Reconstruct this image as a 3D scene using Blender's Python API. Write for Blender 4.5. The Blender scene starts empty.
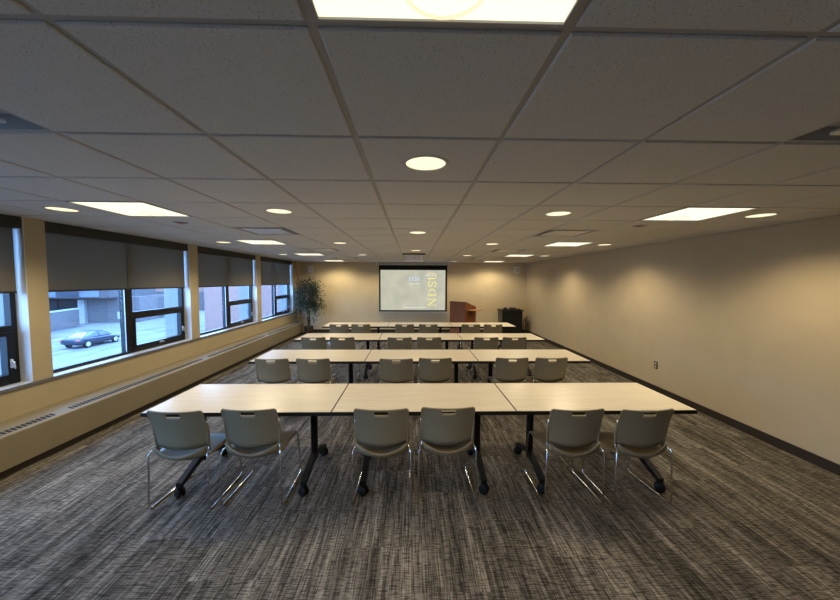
import bpy, bmesh, math, random
from mathutils import Vector, Matrix
random.seed(7)
C = bpy.context.scene.collection
PI = math.pi

# ------------------------------------------------------------------ materials
def nmat(name):
    m = bpy.data.materials.new(name); m.use_nodes = True
    nt = m.node_tree; nt.nodes.clear()
    out = nt.nodes.new('ShaderNodeOutputMaterial')
    return m, nt, out
def principled(nt, out, col=(.5,.5,.5), rough=.5, metal=0., spec=.5):
    p = nt.nodes.new('ShaderNodeBsdfPrincipled')
    p.inputs['Base Color'].default_value = (*col, 1)
    p.inputs['Roughness'].default_value = rough
    p.inputs['Metallic'].default_value = metal
    p.inputs['Specular IOR Level'].default_value = spec
    nt.links.new(p.outputs[0], out.inputs[0])
    return p
def N(nt, t, **kw):
    n = nt.nodes.new(t)
    for k, v in kw.items(): setattr(n, k, v)
    return n
def math_node(nt, op, a, b=None):
    n = N(nt, 'ShaderNodeMath', operation=op)
    for i, v in enumerate((a, b)):
        if v is None: continue
        if isinstance(v, (int, float)): n.inputs[i].default_value = v
        else: nt.links.new(v, n.inputs[i])
    return n.outputs[0]
def ramp(nt, fac, stops):
    r = N(nt, 'ShaderNodeValToRGB')
    e = r.color_ramp.elements
    while len(e) > 1: e.remove(e[-1])
    e[0].position = stops[0][0]; e[0].color = (*stops[0][1], 1)
    for p, c in stops[1:]:
        x = e.new(p); x.color = (*c, 1)
    nt.links.new(fac, r.inputs[0])
    return r.outputs[0]
def noise(nt, vec, scale=1., detail=2., rough=.5):
    n = N(nt, 'ShaderNodeTexNoise')
    n.inputs['Scale'].default_value = scale; n.inputs['Detail'].default_value = detail
    n.inputs['Roughness'].default_value = rough
    if vec is not None: nt.links.new(vec, n.inputs['Vector'])
    return n.outputs['Fac']
def objco(nt): return N(nt, 'ShaderNodeTexCoord').outputs['Object']
def scaled(nt, vec, s):
    m = N(nt, 'ShaderNodeMapping'); m.inputs['Scale'].default_value = s
    nt.links.new(vec, m.inputs['Vector']); return m.outputs[0]
def bump(nt, p, h, strength=.2, dist=.002):
    b = N(nt, 'ShaderNodeBump'); b.inputs['Strength'].default_value = strength
    b.inputs['Distance'].default_value = dist
    nt.links.new(h, b.inputs['Height']); nt.links.new(b.outputs[0], p.inputs['Normal'])

def plain(name, col, rough=.5, metal=0., spec=.5, var=.06, vscale=25., bmp=0.):
    m, nt, out = nmat(name)
    p = principled(nt, out, col, rough, metal, spec)
    co = objco(nt); f = noise(nt, co, vscale, 3)
    lo = tuple(c*(1-var) for c in col); hi = tuple(min(1, c*(1+var)) for c in col)
    nt.links.new(ramp(nt, f, [(.3, lo), (.7, hi)]), p.inputs['Base Color'])
    if bmp: bump(nt, p, noise(nt, co, vscale*8, 2), bmp)
    return m
def emit(name, col, strength):
    m, nt, out = nmat(name)
    e = N(nt, 'ShaderNodeEmission'); e.inputs[0].default_value = (*col, 1); e.inputs[1].default_value = strength
    nt.links.new(e.outputs[0], out.inputs[0]); return m

M = {}
M['wall_tan'] = plain('wall_paint_tan_lit', (.68,.55,.34), .85, 0, .2, .03, 3, .12)  # window wall's tan, lightened to carry the light scallops on the far wall
M['wall'] = plain('wall_paint_tan_dim', (.47,.39,.255), .85, 0, .2, .03, 3, .12)  # same tan, darkened for the dimmer look of the window wall
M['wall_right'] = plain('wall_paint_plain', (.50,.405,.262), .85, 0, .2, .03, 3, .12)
M['white'] = plain('white_paint', (.74,.74,.74), .6, 0, .3, .03, 4)
M['sill'] = plain('sill_stone', (.60,.60,.60), .35, 0, .5, .06, 30)
M['sill_edge'] = plain('sill_edge', (.16,.16,.16), .5, 0, .4, .05, 20)
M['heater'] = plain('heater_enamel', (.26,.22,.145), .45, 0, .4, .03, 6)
M['slot'] = plain('slot_dark', (.03,.027,.022), .7, 0, .2)
M['base'] = plain('vinyl_base', (.028,.021,.014), .55, 0, .4, .05)
M['grid'] = plain('ceiling_grid_metal', (.42,.40,.37), .5, 0, .3, .02)
M['black'] = plain('black_powder_coat', (.006,.006,.0065), .5, 0, .25)
M['rubber'] = plain('black_rubber', (.007,.007,.0075), .6, 0, .25)
M['edge'] = plain('black_edge_band', (.007,.0065,.006), .5, 0, .3)
M['plastic'] = plain('taupe_plastic', (.215,.176,.108), .42, 0, .4, .03, 8)
M['chrome'] = plain('chrome', (.75,.75,.75), .16, 1., .5, .02)
M['frame'] = plain('window_frame_black', (.006,.007,.009), .4, 0, .35)
M['alu'] = plain('aluminium', (.45,.47,.50), .35, .6, .5)
M['valance'] = plain('valance_dark', (.035,.032,.026), .6, 0, .3)
M['handle'] = plain('handle_silver', (.7,.7,.72), .3, .4, .5)
M['device'] = plain('white_device_plastic', (.88,.86,.82), .45, 0, .4)
M['cabinet'] = plain('black_cabinet', (.010,.0095,.010), .5, 0, .35)
M['cabinet_side_lit'] = plain('cabinet_side_lit', (.10,.095,.085), .5, 0, .35)  # cabinet's left side, light falling on it put into the colour
M['screen_black'] = plain('screen_black', (.008,.008,.008), .7, 0, .2)
M['case'] = plain('screen_case', (.50,.49,.46), .45, 0, .4)
M['basket'] = plain('basket_pot', (.075,.055,.038), .8, 0, .2, .3, 60, .5)
M['soil'] = plain('soil', (.03,.022,.015), .95, 0, .1, .3, 60)
M['bark'] = plain('bark', (.05,.038,.026), .9, 0, .2, .3, 40, .4)
M['leaf'] = plain('leaf', (.035,.055,.034), .45, 0, .4, .5, 9)
M['cone'] = plain('diffuser_cone', (.40,.39,.37), .4, 0, .4, .02)
M['plaque'] = plain('diffuser_plaque', (.62,.60,.56), .3, 0, .5, .02)
M['red'] = plain('dull_red', (.30,.12,.10), .5, 0, .4)
M['brown_plate'] = plain('brown_plate', (.05,.035,.02), .45, 0, .4)
M['ivory'] = plain('ivory', (.6,.55,.45), .4, 0, .4)
M['snow'] = None
M['car'] = plain('car_paint', (.03,.036,.055), .25, .2, .6, .02)
M['car_glass'] = plain('car_glass', (.10,.13,.17), .08, 0, .8, .02)
M['tail'] = plain('tail_light', (.5,.10,.12), .3, 0, .5)
M['wheel'] = plain('wheel_rim', (.42,.42,.45), .35, .3, .5)
M['concrete'] = plain('pale_concrete', (.26,.265,.27), .8, 0, .2, .06, 2)
M['dark_window'] = plain('dark_window', (.03,.04,.055), .3, 0, .5, .3, .4)
M['bldg_grey'] = plain('bldg_grey', (.056,.056,.063), .7, 0, .3, .1, .5)
M['bldg_blue'] = plain('bldg_blue_glass', (.10,.125,.18), .3, 0, .5, .3, .8)
M['bldg_pale'] = plain('bldg_pale', (.26,.27,.30), .7, 0, .3, .1, .5)
M['troffer'] = emit('troffer_light', (1., .93, .68), .66)
M['troffer_ring'] = emit('troffer_ring', (1., .88, .58), .52)
M['can'] = emit('downlight_lamp', (1., .86, .56), .66)
M['can_side'] = plain('downlight_reflector', (.8,.72,.55), .3, .3, .5)
M['trimring'] = plain('trim_ring', (.55,.53,.48), .4, 0, .4)

def mk_ceiling():
    m, nt, out = nmat('ceiling_tile'); p = principled(nt, out, (.42,.40,.37), .92, 0, .1)
    co = objco(nt)
    v = N(nt, 'ShaderNodeTexVoronoi'); v.inputs['Scale'].default_value = 105; nt.links.new(co, v.inputs['Vector'])
    pits = ramp(nt, v.outputs['Distance'], [(.10, (0,0,0)), (.26, (1,1,1))])
    n2 = noise(nt, co, 14, 4, .6); gate = ramp(nt, n2, [(.40, (1,1,1)), (.55, (0,0,0))])
    fine = ramp(nt, noise(nt, co, 220, 2), [(.3, (.62,.595,.545)), (.7, (.70,.675,.625))])
    a = N(nt, 'ShaderNodeMix', data_type='RGBA', blend_type='LIGHTEN'); a.inputs[0].default_value = 1
    nt.links.new(pits, a.inputs[6]); nt.links.new(gate, a.inputs[7])
    b = N(nt, 'ShaderNodeMix', data_type='RGBA', blend_type='MIX')
    nt.links.new(a.outputs[2], b.inputs[0]); b.inputs[6].default_value = (.30,.285,.26,1); nt.links.new(fine, b.inputs[7])
    nt.links.new(b.outputs[2], p.inputs['Base Color'])
    bump(nt, p, noise(nt, co, 160, 3), .3, .002)
    return m
M['tile'] = mk_ceiling()

def mk_carpet():
    m, nt, out = nmat('carpet'); p = principled(nt, out, (.05,.045,.04), .95, 0, .1)
    co = objco(nt); s = N(nt, 'ShaderNodeSeparateXYZ'); nt.links.new(co, s.inputs[0])
    x, y = s.outputs[0], s.outputs[1]
    ix = math_node(nt, 'FLOOR', math_node(nt, 'DIVIDE', x, .46))
    iy = math_node(nt, 'FLOOR', math_node(nt, 'ADD', math_node(nt, 'DIVIDE', y, .92), math_node(nt, 'MULTIPLY', ix, .37)))
    cv = N(nt, 'ShaderNodeCombineXYZ'); nt.links.new(ix, cv.inputs[0]); nt.links.new(iy, cv.inputs[1])
    wn = N(nt, 'ShaderNodeTexWhiteNoise', noise_dimensions='3D'); nt.links.new(cv.outputs[0], wn.inputs['Vector'])
    rnd = wn.outputs['Value']
    def streak(sx, sy, off, det):
        c = N(nt, 'ShaderNodeCombineXYZ')
        nt.links.new(math_node(nt, 'MULTIPLY', x, sx), c.inputs[0]); nt.links.new(math_node(nt, 'MULTIPLY', y, sy), c.inputs[1])
        nt.links.new(math_node(nt, 'MULTIPLY', rnd, off), c.inputs[2])
        return noise(nt, c.outputs[0], 1, det, .55)
    a = streak(60, 1.6, 40, 2); b = streak(11, .8, 25, 2); c = streak(15, 170, 30, 1); d = streak(190, 5, 13, 1)
    v = math_node(nt, 'ADD', math_node(nt, 'MULTIPLY', a, .38), math_node(nt, 'MULTIPLY', b, .42))
    v = math_node(nt, 'ADD', v, math_node(nt, 'MULTIPLY', d, .16))
    v = math_node(nt, 'ADD', v, math_node(nt, 'MULTIPLY', rnd, .05))
    l1 = ramp(nt, c, [(.43, (.40,.40,.40)), (.50, (1,1,1))])
    l2 = ramp(nt, streak(120, 5, 17, 1), [(.40, (.42,.42,.42)), (.48, (1,1,1))])
    col = ramp(nt, v, [(.37, (.060,.053,.043)), (.46, (.125,.110,.091)), (.54, (.195,.172,.143)), (.64, (.34,.302,.255))])
    mm = N(nt, 'ShaderNodeMix', data_type='RGBA', blend_type='MULTIPLY'); mm.inputs[0].default_value = 1
    nt.links.new(l1, mm.inputs[6]); nt.links.new(l2, mm.inputs[7])
    m2 = N(nt, 'ShaderNodeMix', data_type='RGBA', blend_type='MULTIPLY'); m2.inputs[0].default_value = 1
    nt.links.new(mm.outputs[2], m2.inputs[6]); nt.links.new(col, m2.inputs[7])
    nt.links.new(m2.outputs[2], p.inputs['Base Color'])
    bump(nt, p, v, .5, .004)
    return m
M['carpet'] = mk_carpet()

def mk_wood(name, lo, hi, sx, rough, contrast=(.3,.7)):
    m, nt, out = nmat(name); p = principled(nt, out, lo, rough, 0, .4)
    co = objco(nt); f = noise(nt, scaled(nt, co, sx), 1, 4, .6)
    nt.links.new(ramp(nt, f, [(contrast[0], lo), (contrast[1], hi)]), p.inputs['Base Color'])
    return m
M['laminate'] = mk_wood('maple_laminate', (.60,.535,.42), (.67,.60,.485), (2.5,28,28), .28)
M['lectern'] = mk_wood('cherry_wood', (.20,.064,.022), (.29,.105,.038), (30,30,1.6), .6)
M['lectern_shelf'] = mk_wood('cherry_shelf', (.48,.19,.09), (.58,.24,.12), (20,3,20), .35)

def mk_brick(name, c1, c2, mortar, scale):
    m, nt, out = nmat(name); p = principled(nt, out, c1, .85, 0, .2)
    co = objco(nt); s = N(nt, 'ShaderNodeSeparateXYZ'); nt.links.new(co, s.inputs[0])
    c = N(nt, 'ShaderNodeCombineXYZ')
    nt.links.new(math_node(nt, 'ADD', s.outputs[0], s.outputs[1]), c.inputs[0]); nt.links.new(s.outputs[2], c.inputs[1])
    b = N(nt, 'ShaderNodeTexBrick'); nt.links.new(c.outputs[0], b.inputs['Vector'])
    b.inputs['Color1'].default_value = (*c1,1); b.inputs['Color2'].default_value = (*c2,1); b.inputs['Mortar'].default_value = (*mortar,1)
    b.inputs['Scale'].default_value = scale; b.inputs['Mortar Size'].default_value = .02
    nt.links.new(b.outputs[0], p.inputs['Base Color']); return m
M['brick_pink'] = mk_brick('pink_brick', (0.210,0.112,0.094), (0.240,0.131,0.112), (0.255,0.180,0.158), 1.2)
M['brick_grey'] = mk_brick('grey_brick', (0.090,0.079,0.083), (0.109,0.098,0.101), (0.135,0.128,0.135), 1.0)

def mk_snow():
    m, nt, out = nmat('snowy_street'); p = principled(nt, out, (.7,.72,.75), .8, 0, .3)
    co = objco(nt)
    f = noise(nt, scaled(nt, co, (1.3,.12,1)), 1, 4, .6); g = noise(nt, co, .7, 4, .6)
    v = math_node(nt, 'ADD', math_node(nt, 'MULTIPLY', f, .6), math_node(nt, 'MULTIPLY', g, .4))
    nt.links.new(ramp(nt, v, [(.36, (.075,.075,.075)), (.47, (.118,.12,.12)), (.6, (.162,.162,.162))]), p.inputs['Base Color'])
    return m
M['snow'] = mk_snow()

def mk_glass():
    m, nt, out = nmat('window_glass')
    t = N(nt, 'ShaderNodeBsdfTransparent'); t.inputs[0].default_value = (.90,.95,.97,1)
    g = N(nt, 'ShaderNodeBsdfGlossy'); g.inputs['Roughness'].default_value = .02
    lw_ = N(nt, 'ShaderNodeLayerWeight'); lw_.inputs[0].default_value = .5
    fac = math_node(nt, 'ADD', math_node(nt, 'MULTIPLY', math_node(nt, 'POWER', lw_.outputs['Facing'], 5.0), .9), .03)
    mx = N(nt, 'ShaderNodeMixShader')
    nt.links.new(fac, mx.inputs[0]); nt.links.new(t.outputs[0], mx.inputs[1]); nt.links.new(g.outputs[0], mx.inputs[2])
    nt.links.new(mx.outputs[0], out.inputs[0]); return m
M['glass'] = mk_glass()

def mk_shade():
    m, nt, out = nmat('solar_shade_fabric')
    d = N(nt, 'ShaderNodeBsdfDiffuse'); d.inputs[0].default_value = (.17,.150,.108,1)
    tl = N(nt, 'ShaderNodeBsdfTranslucent'); tl.inputs[0].default_value = (.03,.026,.018,1)
    t = N(nt, 'ShaderNodeBsdfTransparent'); t.inputs[0].default_value = (1,1,1,1)
    w = noise(nt, scaled(nt, objco(nt), (1,900,900)), 1, 1)
    a = N(nt, 'ShaderNodeAddShader'); nt.links.new(d.outputs[0], a.inputs[0]); nt.links.new(tl.outputs[0], a.inputs[1])
    mx = N(nt, 'ShaderNodeMixShader')
    nt.links.new(math_node(nt, 'MULTIPLY', w, .18), mx.inputs[0])
    nt.links.new(a.outputs[0], mx.inputs[1]); nt.links.new(t.outputs[0], mx.inputs[2])
    nt.links.new(mx.outputs[0], out.inputs[0]); return m
M['shade'] = mk_shade()

def mk_screen():
    m, nt, out = nmat('projected_picture')
    f = noise(nt, objco(nt), 2.2, 3)
    col = ramp(nt, f, [(.35, (.50,.50,.41)), (.65, (.61,.585,.46))])
    e = N(nt, 'ShaderNodeEmission'); nt.links.new(col, e.inputs[0]); e.inputs[1].default_value = .47
    nt.links.new(e.outputs[0], out.inputs[0]); return m
M['picture'] = mk_screen()
M['letter_yellow'] = emit('letter_yellow', (.80,.74,.28), .52)
M['letter_blue'] = emit('letter_blue', (.50,.66,.92), .56)
M['letter_white'] = emit('letter_white', (.74,.76,.70), .54)

# ------------------------------------------------------------------ mesh builder
class MB:
    def __init__(s): s.v = []; s.f = []; s.m = []; s.sm = []
    def add(s, vs, fs, mi=0, smooth=False, T=None):
        o = len(s.v)
        for v in vs:
            v = Vector(v); s.v.append(tuple(T @ v) if T else tuple(v))
        for f in fs:
            s.f.append([i+o for i in f]); s.m.append(mi); s.sm.append(smooth)
        return s
    def box(s, x0, x1, y0, y1, z0, z1, mi=0, T=None, b=0.):
        if b <= 0:
            vs = [(x0,y0,z0),(x1,y0,z0),(x1,y1,z0),(x0,y1,z0),(x0,y0,z1),(x1,y0,z1),(x1,y1,z1),(x0,y1,z1)]
            return s.add(vs, [(0,3,2,1),(4,5,6,7),(0,1,5,4),(1,2,6,5),(2,3,7,6),(3,0,4,7)], mi, False, T)
        bm = bmesh.new()
        bmesh.ops.create_cube(bm, size=1)
        for v in bm.verts:
            v.co = Vector(((x0+x1)/2+v.co.x*(x1-x0), (y0+y1)/2+v.co.y*(y1-y0), (z0+z1)/2+v.co.z*(z1-z0)))
        bmesh.ops.bevel(bm, geom=bm.edges[:], offset=b, segments=2, affect='EDGES', profile=.6)
        s.frombm(bm, mi, False, T); return s
    def frombm(s, bm, mi=0, smooth=True, T=None):
        bm.verts.index_update()
        s.add([v.co.copy() for v in bm.verts], [[v.index for v in f.verts] for f in bm.faces], mi, smooth, T); bm.free()
    def tube(s, pts, r, seg=8, mi=0, T=None, cap=True):
        pts = [Vector(p) for p in pts]; n = len(pts)
        rs = r if isinstance(r, (list, tuple)) else [r]*n
        up = None; vs = []; fs = []
        for i in range(n):
            t = (pts[min(i+1,n-1)]-pts[max(i-1,0)]).normalized()
            if up is None:
                up = Vector((0,0,1)) if abs(t.z) < .9 else Vector((1,0,0))
            a = up - t*up.dot(t)
            if a.length < 1e-4: a = t.orthogonal()
            a.normalize(); b = t.cross(a); up = a
            for k in range(seg):
                an = 2*PI*k/seg; vs.append(pts[i]+(a*math.cos(an)+b*math.sin(an))*rs[i])
        for i in range(n-1):
            for k in range(seg):
                fs.append((i*seg+k, i*seg+(k+1)%seg, (i+1)*seg+(k+1)%seg, (i+1)*seg+k))
        if cap: fs.append(tuple(reversed(range(seg)))); fs.append(tuple((n-1)*seg+k for k in range(seg)))
        return s.add(vs, fs, mi, True, T)
    def lathe(s, prof, seg=32, mi=0, T=None, cx=0, cy=0):
        vs = []; fs = []
        for r, z in prof:
            for k in range(seg):
                a = 2*PI*k/seg; vs.append((cx+r*math.cos(a), cy+r*math.sin(a), z))
        for i in range(len(prof)-1):
            for k in range(seg):
                fs.append((i*seg+k, i*seg+(k+1)%seg, (i+1)*seg+(k+1)%seg, (i+1)*seg+k))
        if prof[0][0] > 1e-6: fs.append(tuple(reversed(range(seg))))
        if prof[-1][0] > 1e-6: fs.append(tuple((len(prof)-1)*seg+k for k in range(seg)))
        return s.add(vs, fs, mi, True, T)
    def ring(s, prof, seg=32, mi=0, T=None):   # open lathe, closed profile loop
        vs = []; fs = []; n = len(prof)
        for r, z in prof:
            for k in range(seg):
                a = 2*PI*k/seg; vs.append((r*math.cos(a), r*math.sin(a), z))
        for i in range(n):
            j = (i+1) % n
            for k in range(seg):
                fs.append((i*seg+k, i*seg+(k+1)%seg, j*seg+(k+1)%seg, j*seg+k))
        return s.add(vs, fs, mi, True, T)
    def prism(s, poly, axis, a0, a1, mi=0, T=None):
        n = len(poly)
        def mk(p, a):
            return {'x': (a,p[0],p[1]), 'y': (p[0],a,p[1]), 'z': (p[0],p[1],a)}[axis]
        vs = [mk(p,a0) for p in poly]+[mk(p,a1) for p in poly]
        fs = [tuple(range(n)), tuple(reversed(range(n,2*n)))]+[(i,n+i,n+(i+1)%n,(i+1)%n) for i in range(n)]
        return s.add(vs, fs, mi, False, T)
    def build(s, name, mats, parent=None, loc=None, fix=True):
        me = bpy.data.meshes.new(name)
        me.from_pydata([tuple(v) for v in s.v], [], s.f)
        if not isinstance(mats, (list, tuple)): mats = [mats]
        for m in mats: me.materials.append(M[m] if isinstance(m, str) else m)
        for p, mi, sm in zip(me.polygons, s.m, s.sm): p.material_index = mi; p.use_smooth = sm
        if fix:
            bm = bmesh.new(); bm.from_mesh(me); bmesh.ops.recalc_face_normals(bm, faces=bm.faces); bm.to_mesh(me); bm.free()
        o = bpy.data.objects.new(name, me); C.objects.link(o)
        if parent: o.parent = parent
        if loc: o.location = loc
        return o
def tag(o, label=None, cat=None, group=None, kind=None):
    if label: o['label'] = label
    if cat: o['category'] = cat
    if group: o['group'] = group
    if kind: o['kind'] = kind
    return o
def thing(name, label, cat, loc=(0,0,0), rz=0., group=None):
    o = bpy.data.objects.new(name, None); C.objects.link(o)
    o.empty_display_size = .1
    o.location = loc; o.rotation_euler = (0,0,rz)
    return tag(o, label, cat, group)
def kids(o): return [c for c in C.objects if c.parent == o]
def copy_tree(o, parent=None):
    c = o.copy(); C.objects.link(c)
    if parent: c.parent = parent
    for ch in KID.get(o.name, []) if False else kids(o): copy_tree(ch, c)
    return c
KID = {}
def struct(name, mb, mats, **k): return tag(mb.build(name, mats, **k), kind='structure')
def rbox(w, d, r, n=5):
    pts = []
    for cx, cy, a0 in ((w/2-r,d/2-r,0),(-w/2+r,d/2-r,90),(-w/2+r,-d/2+r,180),(w/2-r,-d/2+r,270)):
        for i in range(n):
            a = math.radians(a0+90*i/(n-1)); pts.append((cx+r*math.cos(a), cy+r*math.sin(a)))
    return pts

# ------------------------------------------------------------------ camera (solved from the ceiling grid and tables)
HC = 1.8078
f, pi_, ya, ro = 334.527, .0572057, -.0236263, .0039122
cy_, sy_ = math.cos(ya), math.sin(ya); cp, sp = math.cos(pi_), math.sin(pi_)
R0 = Vector((cy_,sy_,0)); Fv = Vector((-sy_*cp, cy_*cp, -sp)); U0 = R0.cross(Fv)
Rv = R0*math.cos(ro)+U0*math.sin(ro); Uv = -R0*math.sin(ro)+U0*math.cos(ro)
cam = bpy.data.cameras.new('camera'); cam.sensor_width = 36; cam.lens = f/840*36
cam.clip_start = .05; cam.clip_end = 500
co = bpy.data.objects.new('camera', cam); C.objects.link(co)
mw = Matrix.Identity(4)
for i in range(3):
    mw[i][0] = Rv[i]; mw[i][1] = Uv[i]; mw[i][2] = -Fv[i]
mw[2][3] = HC
co.matrix_world = mw
bpy.context.scene.camera = co

# ------------------------------------------------------------------ room shell
ZC = 2.443; XR = 4.018; XL = -3.98; YF = 11.72; YB = -2.4
T = .649; GX = .3964; GY = .8791
XO = -4.14      # plane of the window frames (inner face -4.09)
PIL = [(-4.154,-3.934), (-1.584,-1.364), (.986,1.206), (3.556,3.756), (6.10,6.335), (8.68,8.92), (11.265, YF)]
PIL = [p for p in PIL if p[1] > YB]
SILLZ = .735

struct('floor', MB().box(-4.3, 4.2, YB-.15, YF+.15, -.12, 0), 'carpet')
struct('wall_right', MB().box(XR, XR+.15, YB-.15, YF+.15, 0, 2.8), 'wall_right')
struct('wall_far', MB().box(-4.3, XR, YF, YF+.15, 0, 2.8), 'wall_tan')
struct('wall_back', MB().box(-4.3, XR, YB-.15, YB, 0, 2.8), 'wall_right')
wl = MB().box(-4.25, XL, YB, YF, 0, SILLZ-.03)
for a, b in PIL: wl.box(-4.20, XL, a, min(b, YF), SILLZ-.03, 2.8)
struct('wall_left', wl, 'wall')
struct('roof', MB().box(-4.3, XR+.15, YB-.15, YF+.15, 2.8, 2.9), 'white')
struct('wall_left_header', MB().box(-4.25, -4.09, YB, YF, ZC+.02, 2.8), 'white')
# exterior pale fins beside each window
fx = MB()
for a, b in PIL: fx.box(-4.45, -4.2, a, min(b, YF), -.5, 2.9)
fx.box(-4.45, -4.25, YB, YF, -.6, SILLZ-.05)
struct('wall_exterior', fx, 'concrete')
# white reveal linings
k = 0
for a, b in PIL[1:]:
    k += 1
    rv = MB().box(-4.20, XL-.0, a-.006, a, SILLZ, ZC)
    struct('trim_%d' % k, rv, 'white')
# sill boards between and under pillars
s_ = MB()
for (a, b), (c, d) in zip(PIL[:-1], PIL[1:]): s_.box(-4.24, XL+.0, b, c, SILLZ-.03, SILLZ)
s_.box(XL, XL+.018, YB, YF, SILLZ-.032, SILLZ-.002, 1)
struct('trim_%d' % (k+1), s_, ['sill', 'sill_edge'])
# baseboards
struct('baseboard_right', MB().box(XR-.012, XR, YB, YF, 0, .10), 'base')
struct('baseboard_far', MB().box(-3.69, XR-.012, YF-.012, YF, 0, .10), 'base')
struct('trim_%d' % (k+2), MB().box(XL, -3.86, YF-.10, YF, .40, ZC), 'wall_tan')

# ------------------------------------------------------------------ ceiling
def gx(c): return GX+c*T
def gy(r): return GY+r*T
TROF = {(-1,-1)} | {(c, r) for c in (-5, 3) for r in (3, 7, 11, 15)}
DIFF = {(c, r) for c in (-4, 2) for r in (0, 5, 9, 13)}
DOWN = {(-1,1), (-1,5), (-1,9)} | {(c, r) for c in (-6,-3,1,4) for r in (3, 7, 11)} | {(-3,15), (1,15)}
HOLE = .112
cb = MB(); g = .012; UP = .012
for c in range(-8, 7):
    for r in range(-6, 18):
        x0, x1, y0, y1 = gx(c)+g, gx(c+1)-g, gy(r)+g, gy(r+1)-g
        x0 = max(x0, -4.09); x1 = min(x1, XR); y0 = max(y0, YB); y1 = min(y1, YF)
        if x1-x0 < .03 or y1-y0 < .03 or (c, r) in TROF or (c, r) in DIFF: continue
        ch = .004
        lo = [(x0+ch,y0+ch,ZC),(x1-ch,y0+ch,ZC),(x1-ch,y1-ch,ZC),(x0+ch,y1-ch,ZC)]
        mid = [(x0,y0,ZC+ch),(x1,y0,ZC+ch),(x1,y1,ZC+ch),(x0,y1,ZC+ch)]
        hi = [(x0,y0,ZC+UP),(x1,y0,ZC+UP),(x1,y1,ZC+UP),(x0,y1,ZC+UP)]
        vs = lo+mid+hi
        fs = [(i, (i+1)%4, 4+(i+1)%4, 4+i) for i in range(4)]+[(4+i, 4+(i+1)%4, 8+(i+1)%4, 8+i) for i in range(4)]
        if (c, r) in DOWN:
            cx, cyy = (gx(c)+gx(c+1))/2, (gy(r)+gy(r+1))/2; n = 32
            o = len(vs); hx, hy = (x1-x0)/2-ch, (y1-y0)/2-ch
            for i in range(n):
                a = 2*PI*i/n; vs.append((cx+HOLE*math.cos(a), cyy+HOLE*math.sin(a), ZC))
            for i in range(n):
                a = 2*PI*i/n; q = 1/max(abs(math.cos(a)), abs(math.sin(a)))
                vs.append((min(max(cx+hx*q*math.cos(a), x0+ch), x1-ch), min(max(cyy+hy*q*math.sin(a), y0+ch), y1-ch), ZC))
            fs += [(o+i, o+(i+1)%n, o+n+(i+1)%n, o+n+i) for i in range(n)]
        else: fs.append((3,2,1,0))
        cb.add(vs, fs)
struct('ceiling', cb, 'tile', fix=False)
gb = MB()
for c in range(-7, 7):
    if -4.09 < gx(c) < XR: gb.box(gx(c)-g-.001, gx(c)+g+.001, YB, YF, ZC+.007, ZC+.0125)
for r in range(-5, 18):
    if YB < gy(r) < YF: gb.box(-4.09, XR, gy(r)-g-.001, gy(r)+g+.001, ZC+.0071, ZC+.0126)
gb.box(XR-.022, XR, YB, YF, ZC-.003, ZC); gb.box(-4.0, XR-.022, YF-.022, YF, ZC-.003, ZC)
struct('trim_20', gb, 'grid')

ordn = {3: 'nearest', 7: 'second', 11: 'third', 15: 'farthest'}
# troffers
def make_troffer(name, label):
    t = thing(name, label, 'ceiling light', (0,0,ZC), 0, 'square recessed ceiling lights')
    h = T/2-.012; i = h-.012; p = .235; d = .045
    fr = MB()
    for (a,b,c2,d2) in ((-h,h,-h,-i),(-h,h,i,h),(-h,-i,-i,i),(i,h,-i,i)): fr.box(a,b,c2,d2,-.002,.012)
    fr.build('frame', 'grid', t)
    pan = MB()
    lo = [(-i,-i,.004),(i,-i,.004),(i,i,.004),(-i,i,.004)]; hi = [(-p,-p,d),(p,-p,d),(p,p,d),(-p,p,d)]
    pan.add(lo+hi, [(q,(q+1)%4,4+(q+1)%4,4+q) for q in range(4)]+[(7,6,5,4)])
    pan.build('diffuser', 'troffer', t)
    rg = MB().ring([(.092,.010),(.098,.010),(.098,.0),(.092,.0)], 40, 0, Matrix.Translation((.0,.20,0)))
    rg.add([(.0925*math.cos(2*PI*q/40), .20+.0925*math.sin(2*PI*q/40), .006) for q in range(40)], [tuple(reversed(range(40)))], 1)
    rg.build('lens_ring', ['troffer_ring','troffer'], t)
    L = bpy.data.lights.new('troffer_beam', 'SPOT'); L.energy = 39.; L.color = (1., .85, .58)
    L.spot_size = math.radians(160); L.spot_blend = .5; L.shadow_soft_size = .2
    lo = bpy.data.objects.new('troffer_beam', L); C.objects.link(lo); lo.parent = t; lo.location = (0,0,-.01)
    return t
tro = make_troffer('troffer_light', 'x')
first = True
for c, r in sorted(TROF):
    o = tro if first else copy_tree(tro); first = False
    o.location = ((gx(c)+gx(c+1))/2, (gy(r)+gy(r+1))/2, ZC)
    if r == -1: o['label'] = 'square recessed ceiling light overhead at the top edge, largest of all'
    else: o['label'] = 'square recessed ceiling light on the %s side, %s in its line' % ('window' if c < 0 else 'blank wall', ordn[r])
# downlights
SPOT = 28.
def make_down():
    t = thing('downlight', 'x', 'ceiling light', (0,0,ZC), 0, 'round recessed downlights')
    MB().ring([(.108,-.004),(.126,-.003),(.127,0),(.108,0)], 40).build('trim_ring', 'trimring', t)
    MB().ring([(.109,-.002),(.111,-.002),(.100,.075),(.098,.075)], 40).build('reflector', 'can_side', t)
    dk = MB(); n = 40
    dk.add([((.1075)*math.cos(2*PI*q/n), .1075*math.sin(2*PI*q/n), .001) for q in range(n)], [tuple(reversed(range(n)))])
    dk.build('lamp', 'can', t)
    L = bpy.data.lights.new('downlight_beam', 'SPOT'); L.energy = SPOT; L.color = (1., .82, .52)
    L.spot_size = math.radians(140); L.spot_blend = .75; L.shadow_soft_size = .09
    lo = bpy.data.objects.new('downlight_beam', L); C.objects.link(lo); lo.parent = t; lo.location = (0,0,-.006)
    return t
down = make_down(); first = True

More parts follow.
